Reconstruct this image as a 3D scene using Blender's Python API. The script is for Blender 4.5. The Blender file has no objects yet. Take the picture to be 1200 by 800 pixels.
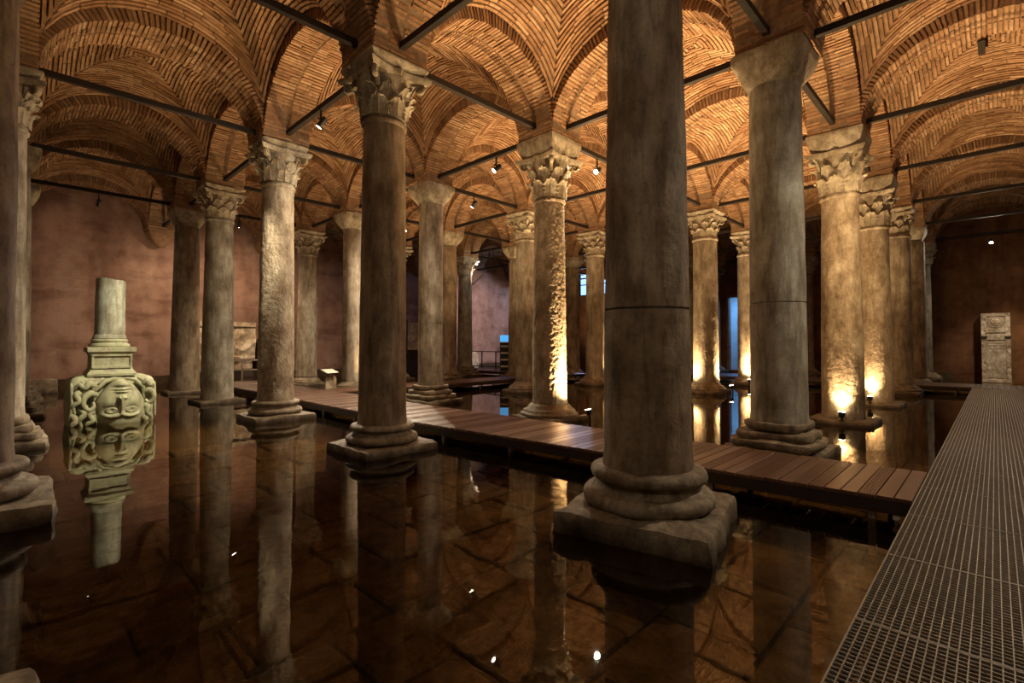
import bpy, math, random
from mathutils import Vector, Matrix, noise
R = random.Random(7)
PI = math.pi
scene = bpy.context.scene
COL = scene.collection

# ------------------------------------------------------------------ camera, world, exposure
YAW, PITCH = math.radians(45.585), math.radians(1.43)
cam_data = bpy.data.cameras.new('camera')
cam_data.sensor_width = 36.0
cam_data.lens = 577.9 / 1200 * 36.0
cam_data.shift_y = -(400 - 387.25) / 1200
cam_data.clip_start = 0.05
cam = bpy.data.objects.new('camera', cam_data)
COL.objects.link(cam)
CAM = Vector((-4.315, -2.403, 1.730))
cam.location = CAM
cam.rotation_euler = (PI / 2 + PITCH, 0, -YAW)
scene.camera = cam

world = bpy.data.worlds.new('world')
scene.world = world
world.use_nodes = True
wbg = world.node_tree.nodes['Background']
wbg.inputs['Color'].default_value = (0.9, 0.55, 0.3, 1)
wbg.inputs['Strength'].default_value = 0.016
scene.view_settings.view_transform = 'Standard'
scene.view_settings.look = 'None'
scene.view_settings.gamma = 1.0
scene.view_settings.exposure = 2.75
scene.cycles.max_bounces = 8
scene.cycles.diffuse_bounces = 4
scene.cycles.transparent_max_bounces = 12
scene.cycles.sample_clamp_indirect = 4.0
scene.cycles.caustics_reflective = False
scene.cycles.caustics_refractive = False
scene.cycles.use_denoising = True

WARM = (1.0, 0.66, 0.32)
SOFT = (1.0, 0.82, 0.58)
# strengths of the seen and added lamps (watts), used by the lamp builders below
UP_W = 260.0
ROD_W = 330.0

# ------------------------------------------------------------------ grid of the cistern
GX = [-4.55, 0.0, 4.25, 8.49, 12.69, 16.98, 21.2, 25.5]
GY = [-4.6, 0.0, 4.8, 9.42, 13.95, 17.77, 22.15]
ZS = 6.28          # springing of the arches
W = 1.0            # width of arch bands and piers
RISE, RING, DOME = 1.45, 0.27, 0.42
WALL_Y, WALL_X = 22.6, 26.3

# ------------------------------------------------------------------ helpers
class MB:
    def __init__(s):
        s.v = []; s.f = []
    def add(s, vs, fs, M=None):
        o = len(s.v)
        if M is None: s.v.extend([tuple(p) for p in vs])
        else: s.v.extend([tuple(M @ Vector(p)) for p in vs])
        s.f.extend([tuple(o + i for i in f) for f in fs])
        return s
    def hexa(s, p):   # 8 points: bottom ring 0-3, top ring 4-7
        return s.add(p, [(0, 3, 2, 1), (4, 5, 6, 7), (0, 1, 5, 4), (1, 2, 6, 5), (2, 3, 7, 6), (3, 0, 4, 7)])
    def box(s, c, d, M=None):
        x, y, z = c; a, b, h = d[0] / 2, d[1] / 2, d[2] / 2
        p = [(x-a, y-b, z-h), (x+a, y-b, z-h), (x+a, y+b, z-h), (x-a, y+b, z-h), (x-a, y-b, z+h), (x+a, y-b, z+h), (x+a, y+b, z+h), (x-a, y+b, z+h)]
        if M is not None: p = [M @ Vector(q) for q in p]
        return s.hexa(p)
    def loft(s, rings, caps=True, closed=True):
        n = len(rings[0]); o = len(s.v)
        for r in rings: s.v.extend([tuple(p) for p in r])
        for k in range(len(rings) - 1):
            for i in range(n if closed else n - 1):
                j = (i + 1) % n
                s.f.append((o + k*n + i, o + k*n + j, o + (k+1)*n + j, o + (k+1)*n + i))
        if caps:
            s.f.append(tuple(o + i for i in reversed(range(n))))
            s.f.append(tuple(o + (len(rings)-1)*n + i for i in range(n)))
        return s
    def lathe(s, prof, n=40, fn=None, caps=True, c=(0, 0)):
        rings = []
        for r, z in prof:
            ring = []
            for i in range(n):
                a = 2 * PI * i / n
                rr = r if fn is None else fn(r, a, z)
                ring.append((c[0] + rr * math.cos(a), c[1] + rr * math.sin(a), z))
            rings.append(ring)
        return s.loft(rings, caps)
    def tube(s, pts, rad, n=8):
        pts = [Vector(p) for p in pts]
        rings = []; prev = None
        for k, p in enumerate(pts):
            t = (pts[min(k+1, len(pts)-1)] - pts[max(k-1, 0)]).normalized()
            if prev is None:
                u = t.orthogonal().normalized()
            else:
                u = (prev - t * prev.dot(t)); u = u.normalized() if u.length > 1e-6 else t.orthogonal().normalized()
            prev = u; w = t.cross(u)
            r = rad[k] if isinstance(rad, (list, tuple)) else rad
            rings.append([p + (u * math.cos(2*PI*i/n) + w * math.sin(2*PI*i/n)) * r for i in range(n)])
        return s.loft(rings)
    def join(s, other, M=None):
        return s.add(other.v, other.f, M)
    def mesh(s, name, mat=None, smooth=None):
        me = bpy.data.meshes.new(name)
        me.from_pydata(s.v, [], s.f)
        if smooth is not None:
            for p in me.polygons: p.use_smooth = True
            me.set_sharp_from_angle(angle=math.radians(smooth))
        if mat is not None: me.materials.append(mat)
        me.update()
        return me

def link(name, me, parent=None, loc=(0, 0, 0), rz=0.0, scale=None, **props):
    o = bpy.data.objects.new(name, me)
    COL.objects.link(o)
    o.location = loc
    if isinstance(rz, (int, float)): o.rotation_euler = (0, 0, rz)
    else: o.rotation_euler = rz
    if scale: o.scale = scale
    if parent is not None: o.parent = parent
    for k, v in props.items(): o[k] = v
    return o

def thing(name, label, cat, loc=(0, 0, 0), rz=0.0, group=None, kind='thing'):
    o = link(name, None, None, loc, rz, label=label, category=cat, kind=kind)
    o.empty_display_size = 0.2
    if group: o['group'] = group
    return o

def nz(p, sc, seed=0.0):
    return noise.noise(Vector((p[0]*sc + seed, p[1]*sc - seed, p[2]*sc + 0.5*seed)))

def rock(sx, sy, sz, div=6, rnd=0.06, amp=0.02, sc=3.0, seed=0.0, taper=0.0):
    """worn stone block centred on x, y with its bottom at z = 0"""
    bm = MB(); idx = {}
    nx = max(2, int(div)); dims = (sx, sy, sz)
    def P(i, j, k):
        p = Vector(((i/nx-.5)*sx, (j/nx-.5)*sy, (k/nx-.5)*sz))
        q = Vector([max(-dims[a]/2+rnd, min(dims[a]/2-rnd, p[a])) for a in range(3)])
        d = p - q
        if d.length > 1e-6: p = q + d.normalized() * min(d.length, rnd)
        nrm = d.normalized() if d.length > 1e-6 else Vector((p.x/sx, p.y/sy, p.z/sz)).normalized()
        n1 = noise.fractal(Vector((p.x*sc+seed, p.y*sc+seed*1.7, p.z*sc)), 1.0, 2.0, 3)
        p = p + nrm * n1 * amp
        f = 1 - taper * (p.z / sz + .5)
        return (p.x*f, p.y*f, p.z + sz/2)
    def V(i, j, k):
        if (i, j, k) not in idx:
            idx[(i, j, k)] = len(bm.v); bm.v.append(P(i, j, k))
        return idx[(i, j, k)]
    for a in range(nx):
        for b in range(nx):
            bm.f.append((V(a,b,0), V(a,b+1,0), V(a+1,b+1,0), V(a+1,b,0)))
            bm.f.append((V(a,b,nx), V(a+1,b,nx), V(a+1,b+1,nx), V(a,b+1,nx)))
            bm.f.append((V(a,0,b), V(a+1,0,b), V(a+1,0,b+1), V(a,0,b+1)))
            bm.f.append((V(a,nx,b), V(a,nx,b+1), V(a+1,nx,b+1), V(a+1,nx,b)))
            bm.f.append((V(0,a,b), V(0,a,b+1), V(0,a+1,b+1), V(0,a+1,b)))
            bm.f.append((V(nx,a,b), V(nx,a+1,b), V(nx,a+1,b+1), V(nx,a,b+1)))
    return bm

# ------------------------------------------------------------------ materials
def mat(name):
    m = bpy.data.materials.new(name); m.use_nodes = True
    nt = m.node_tree
    return m, nt, nt.nodes['Principled BSDF']

def nd(nt, t, **kw):
    n = nt.nodes.new(t)
    for k, v in kw.items():
        if k in n.inputs: n.inputs[k].default_value = v
        else: setattr(n, k, v)
    return n

def ramp(nt, stops, src):
    r = nt.nodes.new('ShaderNodeValToRGB')
    e = r.color_ramp.elements
    while len(e) < len(stops): e.new(0.5)
    for i, (p, c) in enumerate(stops):
        e[i].position = p; e[i].color = (*c, 1) if len(c) == 3 else c
    nt.links.new(src, r.inputs['Fac'])
    return r

def mixc(nt, fac, a, b, mode='MIX'):
    m = nt.nodes.new('ShaderNodeMix'); m.data_type = 'RGBA'; m.blend_type = mode
    for s, v in ((m.inputs[0], fac), (m.inputs[6], a), (m.inputs[7], b)):
        if hasattr(v, 'is_linked') or hasattr(v, 'links'): nt.links.new(v, s)
        elif isinstance(v, (int, float)): s.default_value = v
        else: s.default_value = (*v, 1)
    return m.outputs[2]

def coords(nt, kind='Object', scale=(1, 1, 1), objrand=True):
    tc = nt.nodes.new('ShaderNodeTexCoord')
    mp = nt.nodes.new('ShaderNodeMapping')
    mp.inputs['Scale'].default_value = scale
    nt.links.new(tc.outputs[kind], mp.inputs['Vector'])
    if objrand:
        oi = nt.nodes.new('ShaderNodeObjectInfo')
        ml = nd(nt, 'ShaderNodeMath', operation='MULTIPLY'); ml.inputs[1].default_value = 37.0
        nt.links.new(oi.outputs['Random'], ml.inputs[0])
        nt.links.new(ml.outputs[0], mp.inputs['Location'])
    return mp.outputs['Vector']

def noisetex(nt, vec, scale, detail=5, rough=0.55):
    n = nd(nt, 'ShaderNodeTexNoise')
    n.inputs['Scale'].default_value = scale; n.inputs['Detail'].default_value = detail; n.inputs['Roughness'].default_value = rough
    nt.links.new(vec, n.inputs['Vector'])
    return n.outputs['Fac']

def bump(nt, bsdf, src, strength=0.4, dist=0.02, prev=None):
    b = nd(nt, 'ShaderNodeBump'); b.inputs['Strength'].default_value = strength; b.inputs['Distance'].default_value = dist
    nt.links.new(src, b.inputs['Height'])
    if prev: nt.links.new(prev, b.inputs['Normal'])
    nt.links.new(b.outputs['Normal'], bsdf.inputs['Normal'])
    return b.outputs['Normal']

def stone_mat(name, dark, mid, light, vein=(1, 1, 0.32), rough=0.7, bstr=0.5, pits=0.0, moss=None, wet=False):
    m, nt, b = mat(name)
    v = coords(nt, scale=vein)
    n1 = noisetex(nt, v, 5.0, 9, 0.66)
    r1 = ramp(nt, [(0.32, dark), (0.5, mid), (0.68, light)], n1)
    v2 = coords(nt)
    n2 = noisetex(nt, v2, 2.2, 5, 0.6)
    r2 = ramp(nt, [(0.33, (0.50, 0.42, 0.33)), (0.6, (1, 1, 1))], n2)
    c = mixc(nt, 0.85, r1.outputs[0], r2.outputs[0], 'MULTIPLY')
    n3 = noisetex(nt, v2, 26.0, 6, 0.7)
    r3 = ramp(nt, [(0.30, (0.45, 0.4, 0.34)), (0.5, (1, 1, 1))], n3)
    c = mixc(nt, 0.55, c, r3.outputs[0], 'MULTIPLY')
    v7 = coords(nt, scale=(vein[0], vein[1], vein[2] * 0.5))
    n7 = noisetex(nt, v7, 3.2, 7, 0.62)
    r7 = ramp(nt, [(0.44, (1, 1, 1)), (0.50, (0.42, 0.37, 0.31)), (0.56, (1, 1, 1))], n7)
    c = mixc(nt, 0.55, c, r7.outputs[0], 'MULTIPLY')
    if wet:      # damp, algae-dark band just above the water line
        tc = nd(nt, 'ShaderNodeTexCoord'); sp = nd(nt, 'ShaderNodeSeparateXYZ'); geo = nd(nt, 'ShaderNodeNewGeometry')
        nt.links.new(geo.outputs['Position'], sp.inputs[0])
        ad = nd(nt, 'ShaderNodeMath', operation='MULTIPLY_ADD'); ad.inputs[1].default_value = 0.16
        nt.links.new(n2, ad.inputs[0]); nt.links.new(sp.outputs['Z'], ad.inputs[2])
        r6 = ramp(nt, [(0.10, (0.26, 0.21, 0.15)), (0.24, (1, 1, 1))], ad.outputs[0])
        c = mixc(nt, 1.0, c, r6.outputs[0], 'MULTIPLY')
    if moss:
        n4 = noisetex(nt, v2, 3.5, 5, 0.6)
        r4 = ramp(nt, [(0.4, (0, 0, 0)), (0.6, (1, 1, 1))], n4)
        c = mixc(nt, r4.outputs[0], c, moss)
    nt.links.new(c, b.inputs['Base Color'])
    b.inputs['Roughness'].default_value = rough
    nb = bump(nt, b, n3, bstr, 0.015)
    if pits > 0:
        vo = nd(nt, 'ShaderNodeTexVoronoi'); vo.inputs['Scale'].default_value = 22.0
        nt.links.new(v2, vo.inputs['Vector'])
        r5 = ramp(nt, [(0.0, (0, 0, 0)), (0.35, (1, 1, 1))], vo.outputs['Distance'])
        n6 = noisetex(nt, v2, 14.0, 4, 0.7)
        mm = nd(nt, 'ShaderNodeMath', operation='MULTIPLY')
        nt.links.new(r5.outputs[0], mm.inputs[0]); nt.links.new(n6, mm.inputs[1])
        bump(nt, b, mm.outputs[0], pits, 0.03, nb)
    return m

M_MARBLE = stone_mat('marble_worn', (0.20, 0.165, 0.12), (0.37, 0.32, 0.245), (0.50, 0.45, 0.37))
M_GREY = stone_mat('marble_grey', (0.20, 0.19, 0.155), (0.36, 0.34, 0.28), (0.48, 0.46, 0.39))
M_DARK = stone_mat('marble_brown', (0.15, 0.108, 0.07), (0.30, 0.228, 0.152), (0.41, 0.325, 0.23))
M_PIT = stone_mat('granite_pitted', (0.24, 0.19, 0.13), (0.40, 0.33, 0.24), (0.52, 0.45, 0.35), vein=(1, 1, 0.6), bstr=0.6, pits=0.45)
M_BASE = stone_mat('stone_base', (0.14, 0.105, 0.07), (0.29, 0.235, 0.165), (0.42, 0.36, 0.27), vein=(1, 1, 1), bstr=0.7, wet=True)
M_CAP = stone_mat('stone_capital', (0.25, 0.21, 0.15), (0.42, 0.37, 0.28), (0.54, 0.48, 0.38), vein=(1, 1, 1), bstr=0.5)
M_MED = stone_mat('stone_green', (0.28, 0.27, 0.18), (0.43, 0.42, 0.30), (0.54, 0.53, 0.40), vein=(1, 1, 1), bstr=0.25, moss=(0.37, 0.39, 0.24))
M_STUB = stone_mat('stone_grey_green', (0.27, 0.29, 0.22), (0.40, 0.42, 0.34), (0.5, 0.52, 0.44), bstr=0.3)
M_RELIEF = stone_mat('relief_limestone', (0.35, 0.27, 0.19), (0.5, 0.42, 0.32), (0.6, 0.52, 0.42), vein=(1, 1, 1), bstr=0.6)

def brick_mat(name):
    m, nt, b = mat(name)
    g = nd(nt, 'ShaderNodeNewGeometry')
    oi = nd(nt, 'ShaderNodeObjectInfo')
    ad = nd(nt, 'ShaderNodeMath', operation='ADD'); nt.links.new(g.outputs['Random Per Island'], ad.inputs[0]); nt.links.new(oi.outputs['Random'], ad.inputs[1])
    fr = nd(nt, 'ShaderNodeMath', operation='FRACT'); nt.links.new(ad.outputs[0], fr.inputs[0])
    r = ramp(nt, [(0.0, (0.27, 0.150, 0.085)), (0.35, (0.37, 0.22, 0.125)), (0.7, (0.43, 0.27, 0.16)), (1.0, (0.51, 0.35, 0.225))], fr.outputs[0])
    v = coords(nt)
    n = noisetex(nt, v, 9.0, 5, 0.65)
    r2 = ramp(nt, [(0.3, (0.55, 0.5, 0.45)), (0.6, (1.05, 1.0, 0.95))], n)
    c = mixc(nt, 0.8, r.outputs[0], r2.outputs[0], 'MULTIPLY')
    n2 = noisetex(nt, v, 0.9, 4, 0.6)
    r3 = ramp(nt, [(0.38, (0.62, 0.56, 0.5)), (0.6, (1, 1, 1))], n2)
    c = mixc(nt, 0.7, c, r3.outputs[0], 'MULTIPLY')
    nt.links.new(c, b.inputs['Base Color'])
    b.inputs['Roughness'].default_value = 0.9
    b.inputs['Specular IOR Level'].default_value = 0.15
    n3 = noisetex(nt, v, 45.0, 4, 0.7)
    bump(nt, b, n3, 0.5, 0.01)
    return m
M_BRICK = brick_mat('old_brick')

def plain(name, c1, c2, scale=8.0, rough=0.8, bstr=0.3, spec=0.3, metal=0.0, stretch=(1, 1, 1)):
    m, nt, b = mat(name)
    v = coords(nt, scale=stretch)
    n = noisetex(nt, v, scale, 6, 0.6)
    r = ramp(nt, [(0.3, c1), (0.7, c2)], n)
    nt.links.new(r.outputs[0], b.inputs['Base Color'])
    b.inputs['Roughness'].default_value = rough; b.inputs['Specular IOR Level'].default_value = spec; b.inputs['Metallic'].default_value = metal
    if bstr: bump(nt, b, n, bstr, 0.01)
    return m
M_MORTAR = plain('lime_mortar', (0.145, 0.092, 0.058), (0.26, 0.175, 0.113), 14.0, 0.95, 0.6, 0.1)
M_IRON = plain('black_iron', (0.012, 0.009, 0.007), (0.03, 0.022, 0.016), 12.0, 0.6, 0.2)
M_STEEL = plain('galvanised_steel', (0.22, 0.195, 0.16), (0.32, 0.285, 0.235), 20.0, 0.5, 0.0, 0.5, 0.3)
M_WOOD = plain('decking_timber', (0.075, 0.036, 0.022), (0.15, 0.078, 0.048), 5.0, 0.34, 0.25, 0.5, 0.0, (0.6, 14, 14))
M_WOODD = plain('dark_timber', (0.02, 0.012, 0.008), (0.045, 0.026, 0.017), 6.0, 0.6, 0.2)
M_LAMP = plain('lamp_housing', (0.012, 0.012, 0.012), (0.025, 0.024, 0.022), 10.0, 0.45, 0.0)
M_FLOOR = stone_mat('flagstone', (0.07, 0.045, 0.022), (0.15, 0.10, 0.055), (0.24, 0.17, 0.10), vein=(1, 1, 1), rough=0.8, bstr=0.8)
M_SILT = plain('silt', (0.035, 0.022, 0.011), (0.07, 0.045, 0.024), 6.0, 0.9, 0.4)
M_WHITE = plain('pale_panel', (0.62, 0.57, 0.48), (0.70, 0.65, 0.56), 3.0, 0.6, 0.0)

def wall_mat(name, c_dark, c_mid, c_light):
    m, nt, b = mat(name)
    v = coords(nt, scale=(1, 1, 0.22), objrand=False)
    n1 = noisetex(nt, v, 0.75, 6, 0.6)
    v2 = coords(nt, objrand=False)
    n2 = noisetex(nt, v2, 1.3, 8, 0.68)
    r1 = ramp(nt, [(0.3, c_dark), (0.5, c_mid), (0.72, c_light)], n1)
    r2 = ramp(nt, [(0.33, (0.45, 0.38, 0.34)), (0.58, (1, 1, 1))], n2)
    c = mixc(nt, 0.75, r1.outputs[0], r2.outputs[0], 'MULTIPLY')
    v3 = coords(nt, scale=(0.35, 0.35, 1.6), objrand=False)
    n3 = noisetex(nt, v3, 1.1, 5, 0.6)
    r3 = ramp(nt, [(0.36, (0.5, 0.42, 0.36)), (0.46, (1, 1, 1))], n3)
    c = mixc(nt, 0.5, c, r3.outputs[0], 'MULTIPLY')
    nt.links.new(c, b.inputs['Base Color'])
    b.inputs['Roughness'].default_value = 0.9; b.inputs['Specular IOR Level'].default_value = 0.15
    bump(nt, b, n2, 0.35, 0.03)
    return m
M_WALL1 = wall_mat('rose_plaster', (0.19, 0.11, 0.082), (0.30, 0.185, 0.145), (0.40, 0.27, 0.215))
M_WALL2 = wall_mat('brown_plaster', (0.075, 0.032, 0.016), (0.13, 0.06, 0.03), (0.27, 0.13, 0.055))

def emit(name, col, st):
    m, nt, b = mat(name)
    b.inputs['Base Color'].default_value = (0.02, 0.02, 0.02, 1)
    b.inputs['Emission Color'].default_value = (*col, 1); b.inputs['Emission Strength'].default_value = st
    return m
M_LENS = emit('lit_lens', (1.0, 0.88, 0.7), 60.0)
M_LENSW = emit('lit_lens_warm', (1.0, 0.78, 0.45), 18.0)
M_BLUE = emit('blue_lit_glass', (0.26, 0.45, 0.9), 0.35)
M_SCREEN = emit('blue_screen', (0.06, 0.30, 0.62), 0.22)

def water_mat():
    m = bpy.data.materials.new('still_water'); m.use_nodes = True
    nt = m.node_tree; nt.nodes.clear()
    out = nd(nt, 'ShaderNodeOutputMaterial')
    tr = nd(nt, 'ShaderNodeBsdfTransparent'); tr.inputs['Color'].default_value = (0.72, 0.58, 0.36, 1)
    gl = nd(nt, 'ShaderNodeBsdfGlossy'); gl.inputs['Roughness'].default_value = 0.012; gl.inputs['Color'].default_value = (1, 0.97, 0.92, 1)
    fr = nd(nt, 'ShaderNodeFresnel'); fr.inputs['IOR'].default_value = 1.36
    mx = nd(nt, 'ShaderNodeMixShader')
    v = coords(nt, scale=(1, 1, 1), objrand=False)
    n = noisetex(nt, v, 1.6, 3, 0.5)
    b = nd(nt, 'ShaderNodeBump'); b.inputs['Strength'].default_value = 0.05; b.inputs['Distance'].default_value = 0.03
    nt.links.new(n, b.inputs['Height']); nt.links.new(b.outputs['Normal'], gl.inputs['Normal'])
    nt.links.new(fr.outputs[0], mx.inputs[0]); nt.links.new(tr.outputs[0], mx.inputs[1]); nt.links.new(gl.outputs[0], mx.inputs[2])
    nt.links.new(mx.outputs[0], out.inputs['Surface'])
    return m
M_WATER = water_mat()

# ------------------------------------------------------------------ floor, water, walls
def structure(name, me, loc=(0, 0, 0)):
    return link(name, me, None, loc, kind='structure')

floor = structure('floor', MB().box((9, 8.5, -0.55), (36, 30, 0.2)).mesh('floor', M_SILT))
for yi in range(17):
    for xi in range(16):
        sx, sy = 0.98, 0.74
        x = -4.6 + xi * sx + (yi % 2) * 0.45; y = -1.6 + yi * sy
        if Vector((x - CAM.x, y - CAM.y)).length > 11.5 or (x - CAM.x) * 0.714 + (y - CAM.y) * 0.7 < 1.0: continue
        w_, h_ = sx - R.uniform(0.02, 0.05), sy - R.uniform(0.02, 0.05)
        zt = -0.36 + R.uniform(-0.012, 0.012); bv = 0.025
        b = MB(); a, c_ = w_/2, h_/2
        b.loft([[(-a, -c_, -0.1), (a, -c_, -0.1), (a, c_, -0.1), (-a, c_, -0.1)], [(-a, -c_, -bv), (a, -c_, -bv), (a, c_, -bv), (-a, c_, -bv)],
                [(-a+bv, -c_+bv, R.uniform(-.006, .006)), (a-bv, -c_+bv, R.uniform(-.006, .006)), (a-bv, c_-bv, R.uniform(-.006, .006)), (-a+bv, c_-bv, R.uniform(-.006, .006))]])
        link('stone_slab', b.mesh('stone_slab', M_FLOOR), floor, (x, y, zt))

wm = MB().add([(-9, -6, 0), (WALL_X - .01, -6, 0), (WALL_X - .01, WALL_Y, 0), (-9, WALL_Y, 0)], [(0, 1, 2, 3)])
water = link('water', wm.mesh('water', M_WATER), None, (0, 0, 0), kind='stuff', label='still dark brown water mirroring the columns and vaults', category='water')

wall_back = structure('wall_back', MB().box(((WALL_X - 9) / 2, WALL_Y + 0.2, 4.3), (WALL_X + 9, 0.4, 10)).mesh('wall_back', M_WALL1))
structure('baseboard_back', MB().box(((WALL_X - 9) / 2, WALL_Y - 0.12, 0.02), (WALL_X + 9 - 0.02, 0.24, 0.7)).mesh('ledge', M_SILT))
# right-hand wall with a tall doorway and a high window
DY0, DY1, DZ = 8.1, 9.25, 4.6
WY0, WY1, WZ0, WZ1 = 17.9, 20.4, 5.3, 7.0
wr = MB(); t = 0.4; xc = WALL_X + t / 2
wr.box((xc, (-6 + DY0) / 2, 4.3), (t, DY0 + 6, 10)); wr.box((xc, (DY0 + DY1) / 2, (DZ + 9.3) / 2), (t, DY1 - DY0, 9.3 - DZ))
wr.box((xc, (DY0 + DY1) / 2, -0.3), (t, DY1 - DY0, 0.8))
wr.box((xc, (DY1 + WY0) / 2, 4.3), (t, WY0 - DY1, 10)); wr.box((xc, (WY0 + WY1) / 2, (WZ0 - 0.7) / 2), (t, WY1 - WY0, WZ0 + 0.7))
wr.box((xc, (WY0 + WY1) / 2, (WZ1 + 9.3) / 2), (t, WY1 - WY0, 9.3 - WZ1)); wr.box((xc, (WY1 + WALL_Y + .4) / 2, 4.3), (t, WALL_Y + .4 - WY1, 10))
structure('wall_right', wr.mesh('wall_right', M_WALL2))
structure('baseboard_right', MB().box((WALL_X - 0.12, 3.5, 0.02), (0.24, 9.0, 0.7)).mesh('ledge', M_SILT))
# blue-lit passage seen through the doorway
pg = MB()
pg.box((WALL_X + 3.2, 8.7, 2.3), (0.2, 4, 5.4)); pg.box((WALL_X + 1.8, 6.6, 2.3), (2.8, 0.2, 5.4)); pg.box((WALL_X + 1.8, 10.8, 2.3), (2.8, 0.2, 5.4)); pg.box((WALL_X + 1.8, 8.7, 5.1), (2.8, 4.4, 0.2))
M_PASS = plain('pale_plaster', (0.42, 0.43, 0.44), (0.52, 0.53, 0.54), 3.0, 0.9, 0.2)
structure('wall_passage', pg.mesh('wall_passage', M_PASS))
d1 = structure('door_1', None, (WALL_X, 8.67, 0))
fr = MB()
for yy in (DY0 - 8.67 + .06, DY1 - 8.67 - .06): fr.box((0.1, yy, 2.35), (0.34, 0.12, 4.5))
fr.box((0.1, 0, DZ - .06), (0.34, DY1 - DY0, 0.12))
link('door_frame', fr.mesh('door_frame', M_WALL1), d1)
w1 = structure('window_1', None, (WALL_X, (WY0 + WY1) / 2, WZ0))
hw, hh = (WY1 - WY0) / 2, WZ1 - WZ0
link('window_pane', MB().box((0.2, 0, hh / 2), (0.03, 2 * hw - 0.02, hh - 0.02)).mesh('pane', M_BLUE), w1)
fr = MB()
for yy in (-hw + .05, -hw / 3, hw / 3, hw - .05): fr.box((0.1, yy, hh / 2), (0.1, 0.08, hh))
for zz in (0.05, hh / 2, hh - .05): fr.box((0.1, 0, zz), (0.09, 2 * hw, 0.07))
link('window_frame', fr.mesh('window_frame', M_IRON), w1)

def lamp_data(name, kind, col, watts, **kw):
    l = bpy.data.lights.new(name, kind); l.color = col; l.energy = watts
    for k, v in kw.items(): setattr(l, k, v)
    return l
pl = lamp_data('passage_lamp', 'AREA', (0.18, 0.48, 1.0), 34, size=1.2)
wl = lamp_data('window_light', 'AREA', (0.40, 0.58, 1.0), 80, size=2.3, size_y=1.5, shape='RECTANGLE')
link('window_light', wl, w1, (-0.1, 0, hh / 2), (0, PI / 2, 0))
o = link('passage_lamp', pl, None, (WALL_X + 1.6, 8.7, 4.9)); o['kind'] = 'helper'

# ------------------------------------------------------------------ ceiling: vault bays, arches, piers
ceiling = link('ceiling', None, None, (0, 0, 0), kind='structure')
A0, B0 = (4.25 - W) / 2, (4.62 - W) / 2
def vz(u, v):
    M_, m_ = max(abs(u), abs(v)), min(abs(u), abs(v))
    return RISE * 0 + (RISE + RING) * math.sqrt(max(0, 1 - (0.95 * m_) ** 2)) + DOME * (1 - M_ * M_)

def vault_meshes():
    sh = MB(); n = 28
    for j in range(n + 1):
        for i in range(n + 1):
            u, v = 2*i/n - 1, 2*j/n - 1
            sh.v.append((u * A0 * 1.01, v * B0 * 1.01, vz(u, v) + 0.014))
    for j in range(n):
        for i in range(n):
            a = j*(n+1) + i; q = (a, a+1, a+n+2, a+n+1)
            if ((i < n/2) == (j < n/2)): sh.f += [(q[0], q[1], q[2]), (q[0], q[2], q[3])]
            else: sh.f += [(q[0], q[1], q[3]), (q[1], q[2], q[3])]
    br = MB(); rr = random.Random(3)
    N = 23
    for k in range(N):
        c0, c1 = k / N + 0.004, (k + 1) / N - 0.0135
        cm = (c0 + c1) / 2
        for side in range(4):
            L = (B0 if side % 2 == 0 else A0)
            nb = max(1, round(2 * cm * L / 0.40))
            edges = [-cm + 2*cm*i/nb for i in range(nb + 1)]
            for i in range(1, nb): edges[i] += rr.uniform(-.12, .12) * 2*cm/nb
            for i in range(nb):
                g = 0.0045
                m0, m1 = edges[i] + g, edges[i+1] - g
                if m1 - m0 < 0.02: continue
                pr_ = 0.014 + rr.uniform(0, .014)
                seg = 2 if (m1 - m0) * L > 0.25 else 1
                jc = rr.uniform(-.006, .006)
                lo, hi = [], []
                for s_ in range(seg + 1):
                    m_ = m0 + (m1 - m0) * s_ / seg
                    for c_ in (c0 + jc, c1 + jc):
                        c_ = max(abs(m_) * 0.0 + 0.004, c_)
                        mm = max(-c_, min(c_, m_)) if i in (0, nb-1) else m_
                        if side == 0: u, v = c_, mm
                        elif side == 1: u, v = -mm, c_
                        elif side == 2: u, v = -c_, -mm
                        else: u, v = mm, -c_
                        z = vz(u, v)
                        lo.append((u*A0, v*B0, z - pr_)); hi.append((u*A0, v*B0, z + 0.03))
                o = len(br.v); nn = len(lo); br.v += lo + hi
                for s_ in range(seg):
                    a = s_*2
                    br.f.append((o+a, o+a+2, o+a+3, o+a+1))
                    br.f.append((o+a, o+nn+a, o+nn+a+2, o+a+2)); br.f.append((o+a+1, o+a+3, o+nn+a+3, o+nn+a+1))
                br.f.append((o, o+1, o+nn+1, o+nn)); e = seg*2
                br.f.append((o+e, o+nn+e, o+nn+e+1, o+e+1))
    return sh.mesh('vault_mortar', M_MORTAR), br.mesh('vault_bricks', M_BRICK)
VAULT_M, VAULT_B = vault_meshes()

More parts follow.
